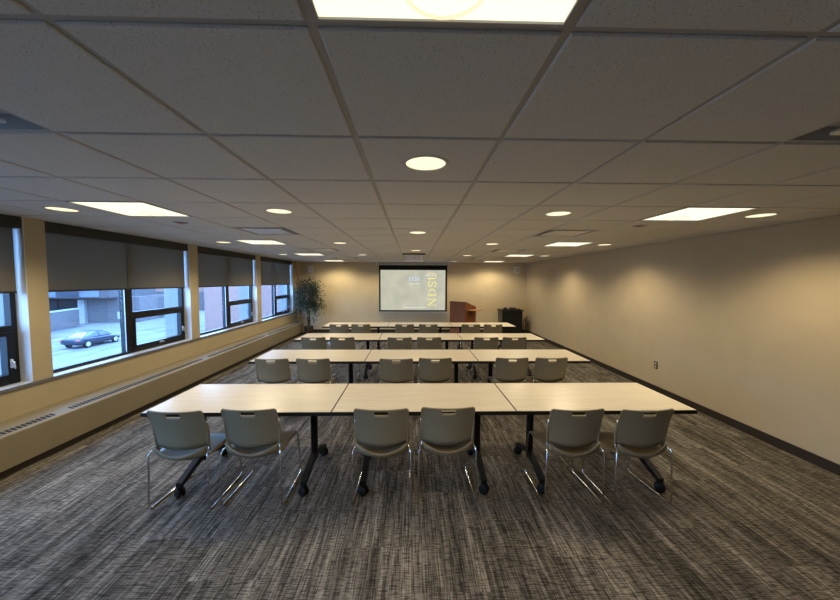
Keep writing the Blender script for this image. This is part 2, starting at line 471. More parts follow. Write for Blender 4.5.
for c, r in sorted(DOWN):
    o = down if first else copy_tree(down); first = False
    x, y = (gx(c)+gx(c+1))/2, (gy(r)+gy(r+1))/2
    o.location = (x, y, ZC)
    if c == -1: o['label'] = 'round downlight on the room centre line, %s of the three' % {1:'nearest and largest',5:'second',9:'farthest'}[r]
    else:
        side = {-6:'beside the windows', -3:'left of the centre line', 1:'right of the centre line', 4:'beside the blank right wall'}[c]
        o['label'] = 'round ceiling downlight %s, %s in its file' % (side, ordn[r])
    if c != -1 and r == -1: o['label'] = o['label'].replace('in its file', 'overhead by the camera')
# air diffusers
def make_diff():
    t = thing('air_diffuser', 'x', 'air vent', (0,0,ZC), 0, 'square plaque air diffusers')
    h = T/2-.012; a = h-.035
    fr = MB()
    o1 = [(-h,-h,.008),(h,-h,.008),(h,h,.008),(-h,h,.008)]; o2 = [(-a,-a,.055),(a,-a,.055),(a,a,.055),(-a,a,.055)]
    fr.add(o1+o2, [(q,(q+1)%4,4+(q+1)%4,4+q) for q in range(4)]+[(7,6,5,4)])
    fr.build('cone', 'cone', t)
    p = .235
    MB().prism(rbox(2*p, 2*p, .02), 'z', -.002, .006).build('plaque', 'plaque', t)
    return t
df = make_diff(); first = True
dn = {0:'nearest', 5:'second', 9:'third', 13:'farthest'}
for c, r in sorted(DIFF):
    o = df if first else copy_tree(df); first = False
    o.location = ((gx(c)+gx(c+1))/2, (gy(r)+gy(r+1))/2, ZC)
    o['label'] = 'square ceiling air diffuser on the %s side, %s of the four' % ('window' if c < 0 else 'blank wall', dn[r])
# small red ceiling fittings behind the nearest square lights
for x, y, lab in ((-2.56,3.80,'small dull red ceiling fitting behind the nearest window side square light'),
                  (2.58,3.78,'small dull red ceiling fitting behind the nearest square light by blank wall')):
    t = thing('ceiling_fitting', lab, 'ceiling fitting', (x,y,ZC), 0, 'small red ceiling fittings')
    MB().lathe([(.055,0),(.052,-.008),(.03,-.014),(0,-.015)], 24).build('cover', 'red', t)
    MB().ring([(.056,0),(.075,0),(.072,-.006),(.056,-.007)], 24).build('rim', 'grid', t)

# ------------------------------------------------------------------ windows, blinds
def window(n, y0, y1):
    w = bpy.data.objects.new('window_%d' % n, None); C.objects.link(w); w['kind'] = 'structure'; w.location = (XO, y0, SILLZ)
    W = y1-y0; Ht = ZC-SILLZ+.02; x0, x1 = -.025, .04
    # frame
    fr = MB()
    fr.box(x0,x1, 0,.045, 0,Ht); fr.box(x0,x1, W-.05,W, 0,Ht); fr.box(x0,x1, .045,W-.05, 0,.04); fr.box(x0,x1,.045,W-.05,Ht-.06,Ht)
    fr.build('window_frame', 'frame', w)
    m0 = W*.475-.02
    MB().box(x0,x1+.01, m0+.022,m0+.13, .04,Ht-.06).box(x0,x1+.012, m0+.002,m0+.022, .04,Ht-.06, 0).box(x1,x1+.012, m0,m0+.003, .04,Ht-.06, 1).build('mullion', ['frame','alu'], w)
    MB().box(x0,x1, m0+.13,W-.05, .535,.60).build('transom', 'frame', w)
    a, b, c, d = m0+.13, W-.05, .04, .535
    sh = MB(); q = .062
    xs0, xs1 = x0+.01, x1+.015
    sh.box(xs0,xs1,a,a+q*.7,c,d); sh.box(xs0,xs1,b-q,b,c,d); sh.box(xs0,xs1,a+q*.7,b-q,c,c+q); sh.box(xs0,xs1,a+q*.7,b-q,d-q*.6,d)
    s = sh.build('vent_sash', 'frame', w)
    hb = MB().box(xs1,xs1+.012,(a+b)/2-.045,(a+b)/2+.045,c+.02,c+.04).tube([(xs1+.012,(a+b)/2,c+.03),(xs1+.03,(a+b)/2-.01,c+.04),(xs1+.03,(a+b)/2-.06,c+.05)], .007, 6)
    hb.build('latch', 'handle', s)
    h2 = MB().box(xs1,xs1+.01,b-.045,b-.02,c+.13,c+.22).tube([(xs1+.01,b-.033,c+.20),(xs1+.03,b-.033,c+.19),(xs1+.03,b-.028,c+.12)], .007, 6)
    h2.build('lock_handle', 'handle', s)
    MB().box(-.003,.003, .045,m0, .04,Ht-.06).build('pane', 'glass', w)
    MB().box(-.003,.003, a,b, .60,Ht-.06).build('pane', 'glass', w)
    MB().box(-.003,.003, a+q*.7,b-q, c+q,d-q*.6).build('pane', 'glass', w)
def blinds(i, y0, y1):
    names = {3:'the window at the left edge', 4:'the window showing the car', 5:'the third window', 6:'the window nearest the plant'}
    nm = names.get(i)
    W = y1-y0
    if nm:
        v = MB().box(-4.075, XL-.006, y0+.004, y1-.010, 2.325, ZC-.004)
        tag(v.build('blind_valance', 'valance'), 'dark valance strip above the blinds of '+nm, 'valance', 'blind valances')
        spans = [('left', y0+.01, y0+W*.475+.0), ('right', y0+W*.475+.012, y1-.028)]
        for sd, a, b in spans:
            t = thing('roller_blind', 'grey half-lowered roller blind, %s one of %s' % (sd, nm), 'blind', (-4.055,a,0), 0, 'half-lowered roller blinds')
            zb = 1.688
            MB().box(-.0008,.0008,0,b-a,zb,2.3245).build('fabric', 'shade', t)
            MB().prism([(-.006,zb-.022),(.006,zb-.022),(.007,zb-.012),(.005,zb),(-.005,zb),(-.007,zb-.012)], 'y', 0, b-a).build('bottom_bar', 'valance', t)
wins = [(PIL[j][1], PIL[j+1][0]-.006) for j in range(len(PIL)-1)]
for i, (a, b) in enumerate(wins, start=1):
    window(i, a, b)
    blinds(i+(6-len(wins)), a, b)
    # behind-camera windows keep their frames only

# ------------------------------------------------------------------ heater along the window wall
ht = thing('baseboard_heater', 'long beige heater cover with dark slotted top below the windows', 'heater', (XL,YB,0))
HD = .29; LEN = 11.40-YB
prof = [(0,.075),(HD,.075),(HD,.375),(HD-.012,.388),(.10,.43),(0,.43)]
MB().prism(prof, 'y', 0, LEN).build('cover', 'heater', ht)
MB().box(0,HD-.02,0,LEN,0,.075).build('kick', 'base', ht)
gr_z = lambda x: .388+(.43-.388)*(HD-.012-x)/(HD-.012-.10)
for a, b in [(-1.5,.9),(1.10,3.53),(3.68,6.0),(6.17,8.55),(8.75,11.1)]:
    gm = MB(); n = int((b-a)/.042)
    x0, x1 = .205, .262
    for q in range(n):
        ya0 = a-YB+q*(b-a)/n; yb0 = ya0+.030
        z0, z1 = gr_z(x0)+.0012, gr_z(x1)+.0012
        gm.add([(x0,ya0,z0),(x1,ya0,z1),(x1,yb0,z1),(x0,yb0,z0)], [(0,1,2,3)])
    gm.build('grille', 'slot', ht)

# ------------------------------------------------------------------ tables
TL = 1.524; TD = .762; TZ = .737
def make_table():
    t = thing('folding_table', 'x', 'table', (0,0,0), 0, 'wheeled tables in four rows')
    e = .002
    MB().box(e+.004, TL-e-.004, .005, TD-.005, TZ-.026, TZ, 0).build('tabletop', 'laminate', t)
    eb = MB()
    for (a,b,c,d) in ((e,TL-e,0,.005),(e,TL-e,TD-.005,TD),(e,e+.004,.005,TD-.005),(TL-e-.004,TL-e,.005,TD-.005)): eb.box(a,b,c,d,TZ-.032,TZ-.001)
    eb.build('edge_band', 'edge', t)
    for x in (.25, TL-.25):
        lg = MB().prism([(x+p[0], TD/2+p[1]) for p in rbox(.058,.060,.018)], 'z', .15, TZ-.05)
        lg.box(x-.035,x+.035, TD/2-.26,TD/2+.26, TZ-.052,TZ-.026)
        l = lg.build('leg', 'black', t)
        ft = MB()
        pr = []
        for k2 in range(9):
            u = -1+k2/4; pr.append((TD/2+u*.335, .195-.095*abs(u)**1.3, .032-.010*abs(u)))
        poly = [(y, z+h) for y, z, h in pr]+[(y, z-h*.8) for y, z, h in reversed(pr)]
        ft.prism(poly, 'x', x-.024, x+.024); ft.build('foot', 'black', l)
        for sgn in (-1, 1):
            yc = TD/2+sgn*.325
            cm = MB(); rot = Matrix.Translation((x,yc,.042)) @ Matrix.Rotation(math.radians(58),4,'Z') @ Matrix.Rotation(PI/2,4,'Y')
            for s2 in (-1, 1):
                cm.lathe([(.0,s2*.010),(.036,s2*.010),(.041,s2*.014),(.041,s2*.024),(.035,s2*.029),(0,s2*.029)], 20, 0, rot)
            cm.tube([(x-.012,yc,.042),(x+.012,yc,.042)], .012, 10)
            cm.box(x-.010,x+.010, yc-.022,yc+.022, .045,.092)
            cm.build('caster', 'rubber', l)
    MB().box(.25+.028, TL-.25-.028, TD/2-.02,TD/2+.02, TZ-.09,TZ-.035).build('crossbeam', 'black', t)
    return t
tab = make_table(); first = True
ROWY = [2.684, 4.405, 6.030, 7.805]; ROWX = [-2.182, -2.155, -2.125, -2.100]
RN = ['nearest row', 'second row', 'third row', 'farthest row']
CN = ['window end', 'middle', 'right wall end']
for r in range(4):
    for c in range(3):
        o = tab if first else copy_tree(tab); first = False
        o.location = (ROWX[r]+c*TL, ROWY[r], 0)
        o['label'] = 'maple topped wheeled table at the %s of the %s' % (CN[c], RN[r]) if c != 1 else 'maple topped wheeled table in the middle of the %s' % RN[r]

# ------------------------------------------------------------------ chairs
def shell_panel(nu, zrow, fn, hole=None, thick=.011):
    bm = bmesh.new(); grid = []
    for i, v in enumerate(zrow):
        grid.append([bm.verts.new(fn(u, v)) for u in nu])
    for i in range(len(zrow)-1):
        for j in range(len(nu)-1):
            if hole and hole(.5*(nu[j]+nu[j+1]), .5*(zrow[i]+zrow[i+1])): continue
            bm.faces.new((grid[i][j], grid[i][j+1], grid[i+1][j+1], grid[i+1][j]))
    bmesh.ops.recalc_face_normals(bm, faces=bm.faces)
    bmesh.ops.solidify(bm, geom=bm.faces[:], thickness=thick)
    return bm
def make_chair():
    t = thing('stacking_chair', 'x', 'chair', (0,0,0), 0, 'grey-brown stacking chairs at the tables')
    nu = sorted(set([-1+2*i/20 for i in range(21)]+[-.97,.97,-.25,.25,-.94,.94]))
    # backrest: u across, v from lower edge (0) to top (1)
    def bf(u, v):
        hw = .208+.010*v
        ztop = .812-.006*(1-u*u) - (.024*max(0,(abs(u)-.89)/.11)**2.4)
        zbot = .502-.027*(1-u*u)
        z = zbot+(ztop-zbot)*v
        y = .030-.070*v+.045*u*u*(1-.3*v) + .012*math.sin(v*PI)
        return (hw*u, y, z)
    zr = [0,.12,.25,.4,.55,.7,.79,.862,.956,.978,1]
    bk = MB(); bk.frombm(shell_panel(nu, zr, bf, lambda u, v: abs(u) < .25 and .862 < v < .956, .010), 0, True)
    b_ = bk.build('backrest', 'plastic', t)
    # seat pan with upswept rear bowl
    def sf(u, v):
        # v 0 front .. 1 rear lip
        prof = [(0,.425,.408),(.08,.423,.428),(.16,.40,.441),(.4,.28,.440),(.62,.14,.430),(.78,.05,.430),(.88,.008,.444),(.95,-.008,.460),(1,-.010,.478)]
        for (a,ya0,za),(b,yb0,zb) in zip(prof, prof[1:]):
            if a <= v <= b:
                q = (v-a)/(b-a); y = ya0+(yb0-ya0)*q; z = za+(zb-za)*q; break
        rear = max(0, min(1, (v-.6)/.3))
        z -= .036*(1-u*u)*rear + .006*(1-u*u)*(1-rear)
        if v > .88: z += .036*u*u*((v-.88)/.12)
        y += .045*u*u*rear
        hw = .226-.020*rear - .022*max(0,(.12-v)/.12)
        return (hw*u, y, z)
    vr = [0,.04,.08,.12,.16,.28,.4,.52,.62,.7,.78,.83,.88,.915,.95,.975,1]
    st = MB(); st.frombm(shell_panel([-1+2*i/16 for i in range(17)], vr, sf, None, .010), 0, True)
    st.build('seat', 'plastic', t)
    for s in (-1, 1):
        sp_ = MB(); sp_.tube([(s*.200,.074,.452),(s*.206,.066,.50),(s*.210,.055,.58),(s*.212,.042,.66),(s*.211,.034,.69)], [.010,.012,.012,.011,.008], 8)
        sp_.build('side_post', 'plastic', t)
        lg = MB()
        pts = [(s*.2135,.032,.702),(s*.212,.042,.66),(s*.210,.055,.58),(s*.206,.064,.50),(s*.212,.052,.470),(s*.224,.018,.462),(s*.230,.003,.44),(s*.2385,0,.04),(s*.2385,.006,.018),(s*.238,.022,.008),
               (s*.226,.470,.008),(s*.2255,.488,.018),(s*.225,.495,.04),(s*.216,.455,.39),(s*.205,.435,.412),(s*.17,.40,.418)]
        lg.tube(pts, .007, 8); lg.build('sled_leg', 'chrome', t)
    MB().tube([(-.19,.40,.417),(.19,.40,.417)], .0055, 8).build('crossbar', 'chrome', t)
    MB().tube([(-.19,.17,.404),(.19,.17,.404)], .0055, 8).build('crossbar', 'chrome', t)
    return t
ch = make_chair(); first = True
CX = [[(-1.820,.0,-1.5),(-1.273,.03,0),(-.240,.02,0),(.290,.045,0),(1.308,-.005,.5),(1.858,-.02,2.0)],
      [(-1.800,0,0),(-1.275,0,0),(-.203,-.015,0),(.304,.02,0),(1.315,.03,0),(1.840,.03,1)],
      [(-1.745,0,0),(-1.237,0,0),(-.218,-.02,0),(.305,0,0),(1.330,0,0),(1.840,0,0)],
      [(-1.680,0,0),(-1.180,0,0),(-.172,0,0),(.375,0,0),(1.365,0,0),(1.885,0,0)]]
SD = ['left', 'right']
for r in range(4):
    for j, (x, dy, a) in enumerate(CX[r]):
        o = ch if first else copy_tree(ch); first = False
        o.location = (x, ROWY[r]-.115+dy, 0); o.rotation_euler = (0,0,math.radians(a))
        o['label'] = '%s chair of the two at the %s table of the %s' % (SD[j%2], ['window end','middle','right wall end'][j//2], RN[r])

# ------------------------------------------------------------------ projection screen on the far wall
sc = thing('projection_screen', 'pull-down projection screen showing a pale desktop with yellow letters', 'screen', (.035,11.62,0))
MB().box(-1.235,1.235,-.03,.10,2.345,2.435,0,None,.012).build('case', 'case', sc)
for s in (-1,1): MB().box(s*1.262-.027,s*1.262+.027,-.02,.10,2.36,2.43,0,None,.008).build('bracket', 'device', sc)
sx0, sx1, sz0, sz1 = -1.182, 1.182, .735, 2.345
px0, px1, pz0, pz1 = -1.128, 1.118, .790, 2.180
bd = MB()
bd.box(sx0,sx1,-.003,.003,pz1,sz1); bd.box(sx0,sx1,-.003,.003,sz0,pz0); bd.box(sx0,px0,-.003,.003,pz0,pz1); bd.box(px1,sx1,-.003,.003,pz0,pz1)
bd.build('border', 'screen_black', sc)
MB().box(px0,px1,-.002,.002,pz0,pz1).build('projected_image', 'picture', sc)
MB().box(-1.20,1.20,-.02,.02,sz0-.055,sz0,0,None,.008).tube([(0,0,sz0-.05),(0,-.005,sz0-.09)], .012, 8).build('weight_bar', 'case', sc)
# NDSU, serif capitals reading upward
lm = MB()
def stroke(pts, w, T_):   # flat ribbon along pts (letter space u right, v up)
    for (a, b) in zip(pts, pts[1:]):
        d = Vector((b[0]-a[0], b[1]-a[1])).normalized(); n = Vector((-d.y, d.x))*w/2
        e = d*w*.12
        q = [(a[0]-e.x+n.x,a[1]-e.y+n.y),(a[0]-e.x-n.x,a[1]-e.y-n.y),(b[0]+e.x-n.x,b[1]+e.y-n.y),(b[0]+e.x+n.x,b[1]+e.y+n.y)]
        lm.add([T_(u, v, 0) for u, v in q]+[T_(u, v, .0015) for u, v in q], [(0,1,2,3),(7,6,5,4),(0,4,5,1),(1,5,6,2),(2,6,7,3),(3,7,4,0)])
LW = .27; LX = .795; LY = .915      # cap height, baseline x (right), bottom z
def letter(start, width, strokes):
    def T_(u, v, d): return (LX-v*LW, -.0035-d, start+u*width)
    for pts, w in strokes: 
        # widths are given in metres; draw in metres then map
        P = [(u*width, v*LW) for u, v in pts]
        stroke(P, w, lambda a, b, d: (LX-b, -.0035-d, start+a))
thk, thn = .050, .020
arcD = [(.28+.62*math.sin(a), .5+.5*math.cos(a)) for a in [PI*i/12 for i in range(13)]]
S_ = [(.86,.80),(.74,.93),(.50,.99),(.24,.92),(.14,.76),(.24,.60),(.50,.50),(.76,.40),(.88,.23),(.76,.07),(.50,.01),(.22,.07),(.12,.22)]
arcU = [(.5-.32*math.cos(a), .32-.31*math.sin(a)) for a in [PI*i/10 for i in range(11)]]
letter(LY, .30, [([(.16,0),(.16,1)],thn),([(.16,1),(.84,0)],thk),([(.84,0),(.84,1)],thn),([(0,1),(.22,1)],thn),([(0,0),(.32,0)],thn),([(.68,1),(1,1)],thn)])
letter(LY+.345, .28, [([(.22,0),(.22,1)],thk),([(.05,1),(.3,1)]+arcD[1:],thn),([(.05,0),(.3,0)],thn),(arcD[3:10],thk)])
letter(LY+.665, .22, [(S_,.036),([(.88,.72),(.88,1)],thn),([(.12,0),(.12,.28)],thn)])
letter(LY+.925, .28, [([(.18,1),(.18,.32)],thk),(arcU,.032),([(.82,.32),(.82,1)],thn),([(0,1),(.36,1)],thn),([(.66,1),(1,1)],thn)])
o = lm.build('lettering', 'letter_yellow', sc); o['label'] = 'yellow NDSU letters reading upward'
def text_mesh(body, size, mat, parent, loc, name, label=None):
    cu = bpy.data.curves.new('t', 'FONT'); cu.body = body; cu.size = size; cu.align_x = 'CENTER'; cu.extrude = .0006; cu.offset = .003
    to = bpy.data.objects.new('t', cu); C.objects.link(to)
    dg = bpy.context.evaluated_depsgraph_get(); dg.update()
    me = bpy.data.meshes.new_from_object(to.evaluated_get(dg))
    C.objects.unlink(to); bpy.data.objects.remove(to)
    me.materials.clear(); me.materials.append(M[mat])
    o = bpy.data.objects.new(name, me); C.objects.link(o); o.parent = parent; o.location = loc; o.rotation_euler = (PI/2,0,0)
    if label: o['label'] = label
    return o
text_mesh('11:21', .18, 'letter_blue', sc, (.03,-.0035,1.815), 'clock_digits', 'pale blue clock digits')
dl = MB()
for a, b in ((-.17,-.10),(-.09,-.03),(-.015,.06),(.075,.19)): dl.box(a+.02,b+.02,-.0045,-.003,1.69,1.715)
for a, b in ((.42,.56),(.58,.62),(.64,.74)): dl.box(a,b,-.0065,-.0052,1.99,2.02)
dl.box(-.33,.46,-.0045,-.003,.875,.892)
dl.build('caption_lines', 'letter_white', sc)

# ------------------------------------------------------------------ projector on the ceiling
pj = thing('projector', 'white projector hanging below the ceiling in front of the screen', 'projector', (.045,8.0,ZC))
MB().box(-.27,.27,-.22,.10,-.012,.0,0,None,.003).build('mount_plate', 'valance', pj)
MB().tube([(0,.0,-.01),(0,.0,-.075)], .03, 16).build('mount_post', 'valance', pj)
MB().prism([(p[0],p[1]+.04) for p in rbox(.42,.34,.05,8)], 'z', -.150, -.026).build('body', 'device', pj)
MB().prism([(p[0],p[1]+.04) for p in rbox(.47,.37,.03,6)], 'z', -.168, -.150).build('base_plate', 'device', pj)
MB().tube([(.10,.20,-.11),(.10,.235,-.11)], .035, 20).build('lens', 'black', pj)
MB().box(-.03,.03,-.132,-.129,-.112,-.098).build('logo_patch', 'case', pj)

# ------------------------------------------------------------------ lectern
th = math.radians(44)
le = thing('lectern', 'reddish brown wooden lectern with sloping sides and a fold-out side shelf', 'lectern', (1.637,10.2,0), 0)
le.rotation_euler = (0,0,-th)
# local: front panel along -x from origin at y=0, depth +y; rotated so its corner points to the camera
w, d = .60, .58
MB().box(-w,0,0,.025,.0,1.165).build('front_panel', 'lectern', le)
side = [(.025,.0),(d,.0),(d,.99),(.025,1.165)]
MB().prism(side, 'x', -.025, 0).build('side_panel', 'lectern', le)
MB().prism(side, 'x', -w, -w+.025).build('side_panel', 'lectern', le)
MB().add([(-w+.026,.05,1.10),(-.026,.05,1.10),(-.026,d-.01,.93),(-w+.026,d-.01,.93),(-w+.026,.05,1.08),(-.026,.05,1.08),(-.026,d-.01,.91),(-w+.026,d-.01,.91)],
         [(0,1,2,3),(7,6,5,4),(0,4,5,1),(1,5,6,2),(2,6,7,3),(3,7,4,0)]).build('reading_top', 'lectern', le)
MB().box(-w+.026,-.026,.05,d-.02,.45,.47).build('shelf', 'lectern', le)
MB().box(-w,0,0,d,0,.0).build('x','lectern') if False else None
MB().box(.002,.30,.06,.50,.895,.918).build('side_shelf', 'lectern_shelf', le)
MB().prism([(.002,.78),(.02,.78),(.20,.893),(.002,.893)], 'y', .27, .29).build('shelf_bracket', 'lectern', le)
le.rotation_euler = (0,0,th) if False else (0,0,-th)

# ------------------------------------------------------------------ cabinet in the far right corner and small things on it
cb2 = thing('equipment_cabinet', 'black equipment cabinet in the far right corner', 'cabinet', (3.03,11.10,0))
MB().box(0,.68,.02,.56,.06,.805).box(-.004,0,.02,.56,.06,.805,1).build('body', ['cabinet','cabinet_side_lit'], cb2)
MB().box(-.03,.72,-.015,.585,.805,.84,0,None,.006).build('top', 'cabinet', cb2)
MB().box(.01,.335,.0,.018,.08,.79).tube([(.315,-.004,.42),(.315,-.02,.43),(.315,-.02,.52),(.315,-.004,.53)], .006, 8).build('door', 'cabinet', cb2)
MB().box(.345,.67,.0,.018,.08,.79).tube([(.365,-.004,.42),(.365,-.02,.43),(.365,-.02,.52),(.365,-.004,.53)], .006, 8).build('door', 'cabinet', cb2)
MB().box(.02,.66,.03,.55,0,.06).build('plinth', 'rubber', cb2)
g1 = MB().box(3.10,3.24,11.22,11.36,.84,.86,0,None,.004).tube([(3.17,11.29,.86),(3.17,11.29,.885)], .045, 16).tube([(3.12,11.25,.90),(3.23,11.30,.90)], .018, 10).tube([(3.17,11.29,.885),(3.17,11.28,.90)], .012, 8)
tag(g1.build('desk_phone', 'slot'), 'small dark device at the left end of the black cabinet top', 'device')
g2 = MB().box(3.33,3.53,11.20,11.38,.84,.915,0,None,.008).box(3.34,3.52,11.196,11.201,.855,.90,0)
tag(g2.build('equipment_box', 'brown_plate'), 'dark brown box in the middle of the black cabinet top', 'box')
g3 = MB().box(3.60,3.66,11.22,11.30,.84,.875,0,None,.006).tube([(3.63,11.26,.875),(3.63,11.26,.89)], .01, 8)
tag(g3.build('remote_dock', 'base'), 'small dark lump at the right end of the black cabinet top', 'device')
bg = MB(); bm = bmesh.new(); bmesh.ops.create_uvsphere(bm, u_segments=20, v_segments=12, radius=1)
for v in bm.verts:
    n = v.co.copy(); v.co = Vector((3.86+.125*n.x*(1+.1*math.sin(5*n.y)), 11.32+.18*n.y, max(.0, .06+.085*n.z*(1+.15*math.sin(4*n.x)))))
bg.frombm(bm, 0, True); bg.tube([(3.80,11.25,.13),(3.84,11.24,.165),(3.90,11.26,.13)], .008, 6)
tag(bg.build('bag', 'cabinet'), 'low black bag on the floor between black cabinet and right wall', 'bag')
oc = thing('wall_outlet', 'pale wall outlet with plugged cords in the far right corner', 'outlet', (XR,11.50,.56))
MB().box(-.008,0,-.06,.06,-.06,.06,0,None,.003).build('cover_plate', 'ivory', oc)
MB().box(-.03,-.008,-.03,.0,.0,.03,0,None,.004).box(-.03,-.008,-.03,.0,-.04,-.01,0,None,.004).build('plug', 'black', oc)
MB().tube([(-.03,-.015,.015),(-.07,-.03,.0),(-.09,-.04,-.10),(-.07,-.06,-.20),(-.11,-.05,-.32),(-.09,-.08,-.42),(-.10,-.05,-.545)], .008, 8).tube([(-.03,-.015,-.025),(-.06,-.0,-.06),(-.13,-.0,-.12),(-.16,-.02,-.26),(-.14,.0,-.40),(-.16,-.02,-.545)], .007, 8).build('cord', 'black', oc)

# near outlet on right wall
o2 = thing('wall_outlet', 'small brown outlet low on the blank right wall', 'outlet', (XR,5.346,.44))
MB().box(-.007,0,-.037,.037,-.06,.06,0,None,.003).build('cover_plate', 'brown_plate', o2)
MB().box(-.010,-.007,-.018,.018,.010,.042,0,None,.001).box(-.010,-.007,-.018,.018,-.042,-.010,0,None,.001).build('socket', 'ivory', o2)

# ------------------------------------------------------------------ wall speakers
for x, lab, rz in ((-3.49,'small white wall speaker in the far left corner above the plant',.25), (3.66,'small white wall speaker in the far right corner above the cabinet',-.25)):
    s = thing('wall_speaker', lab, 'speaker', (x,11.60,2.08), rz, 'white wall speakers')
    MB().prism(rbox(.185,.15,.025), 'z', .01, .22).build('cabinet', 'device', s)
    MB().box(-.075,.075,-.080,-.0745,.03,.20,0,None,.002).build('grille', 'case', s)
    MB().tube([(0,.07,.12),(0,.112,.12)], .02, 10).box(-.04,.04,.106,.114,.08,.16).build('bracket', 'black', s)

# ------------------------------------------------------------------ potted ficus in far left corner
pl = thing('potted_ficus', 'tall leafy potted tree in the far left corner', 'plant', (-3.46,11.22,0))
MB().lathe([(.115,0),(.13,.02),(.15,.24),(.158,.27),(.150,.285),(.138,.27),(.132,.235),(0,.232)], 28).build('pot', 'basket', pl)
MB().lathe([(.131,.233),(.09,.245),(0,.25)], 24).build('soil', 'soil', pl)
rnd = random.Random(11)
tk = MB(); tips = []
for k2 in range(3):
    a0 = 2*PI*k2/3; pts = []; rs = []
    for q in range(9):
        z = .22+q*.168; a = a0+q*.55
        r = .035+.012*q*(q > 5)
        pts.append((r*math.cos(a)+.01*math.sin(q), r*math.sin(a), z)); rs.append(.017-.0012*q)
    tk.tube(pts, rs, 7)
    for q in range(3, 9):
        for w_ in range(3):
            a = rnd.uniform(0, 2*PI); L_ = rnd.uniform(.16,.42)*(1.0 if q < 7 else .8)
            p0 = Vector(pts[q]); up = rnd.uniform(.02,.45)
            p1 = p0+Vector((math.cos(a)*L_*.5, min(math.sin(a)*L_*.5, .2), up*.6)); p2 = p0+Vector((math.cos(a)*L_, min(math.sin(a)*L_, .30), up*.65))
            p3 = p2+Vector((math.cos(a)*.06, min(0, math.sin(a)*.06), -.12))
            tk.tube([p0,p1,p2,p3], [.006,.004,.003,.002], 5); tips += [p1, (p1+p2)/2, p2, p3]
for q in range(7):   # low suckers
    a = rnd.uniform(0, 2*PI); p0 = Vector((0,0,.3+.06*q)); p2 = p0+Vector((math.cos(a)*.17, math.sin(a)*.17, .05)); tk.tube([p0,(p0+p2)/2+Vector((0,0,.04)),p2], [.004,.003,.002], 5); tips += [p2]
tk.build('trunk', 'bark', pl)
lf = MB(); cnt = 0
def leaf(p, d, L_, W_):
    d = d.normalized(); s = d.cross(Vector((rnd.uniform(-.3,.3), rnd.uniform(-.3,.3), 1)))
    if s.length < .05: s = d.orthogonal()
    s.normalize(); n = s.cross(d)
    q = [p, p+d*L_*.35+s*W_*.5-n*.004, p+d*L_*.7+s*W_*.38-n*.012, p+d*L_-n*.03, p+d*L_*.7-s*W_*.38-n*.012, p+d*L_*.35-s*W_*.5-n*.004, p+d*L_*.35+n*.006, p+d*L_*.7]
    lf.add(q, [(0,1,6),(0,6,5),(1,2,7,6),(6,7,4,5),(2,3,7),(7,3,4)], 0, True)
for tp in tips:
    dens = 11 if tp.z > .95 else 4
    for q in range(dens):
        p = Vector(tp)+Vector((rnd.gauss(0,.07), rnd.gauss(0,.07), rnd.gauss(0,.07)))
        if p.z < .42 or p.z > 2.0: continue
        X, Y = p.x-3.46, p.y+11.22
        if X < -3.86 or Y > 11.56: continue
        leaf(p, Vector((rnd.gauss(0,1), rnd.gauss(0,.8), rnd.uniform(-1.3,.2))), rnd.uniform(.06,.11), rnd.uniform(.022,.036)); cnt += 1
lf.build('foliage', 'leaf', pl, fix=False)

# ------------------------------------------------------------------ outside: snowy street seen through the windows
ZG = -4.4
struct('street', MB().box(-140,-4.6,-40,160,ZG-.3,ZG), 'snow')
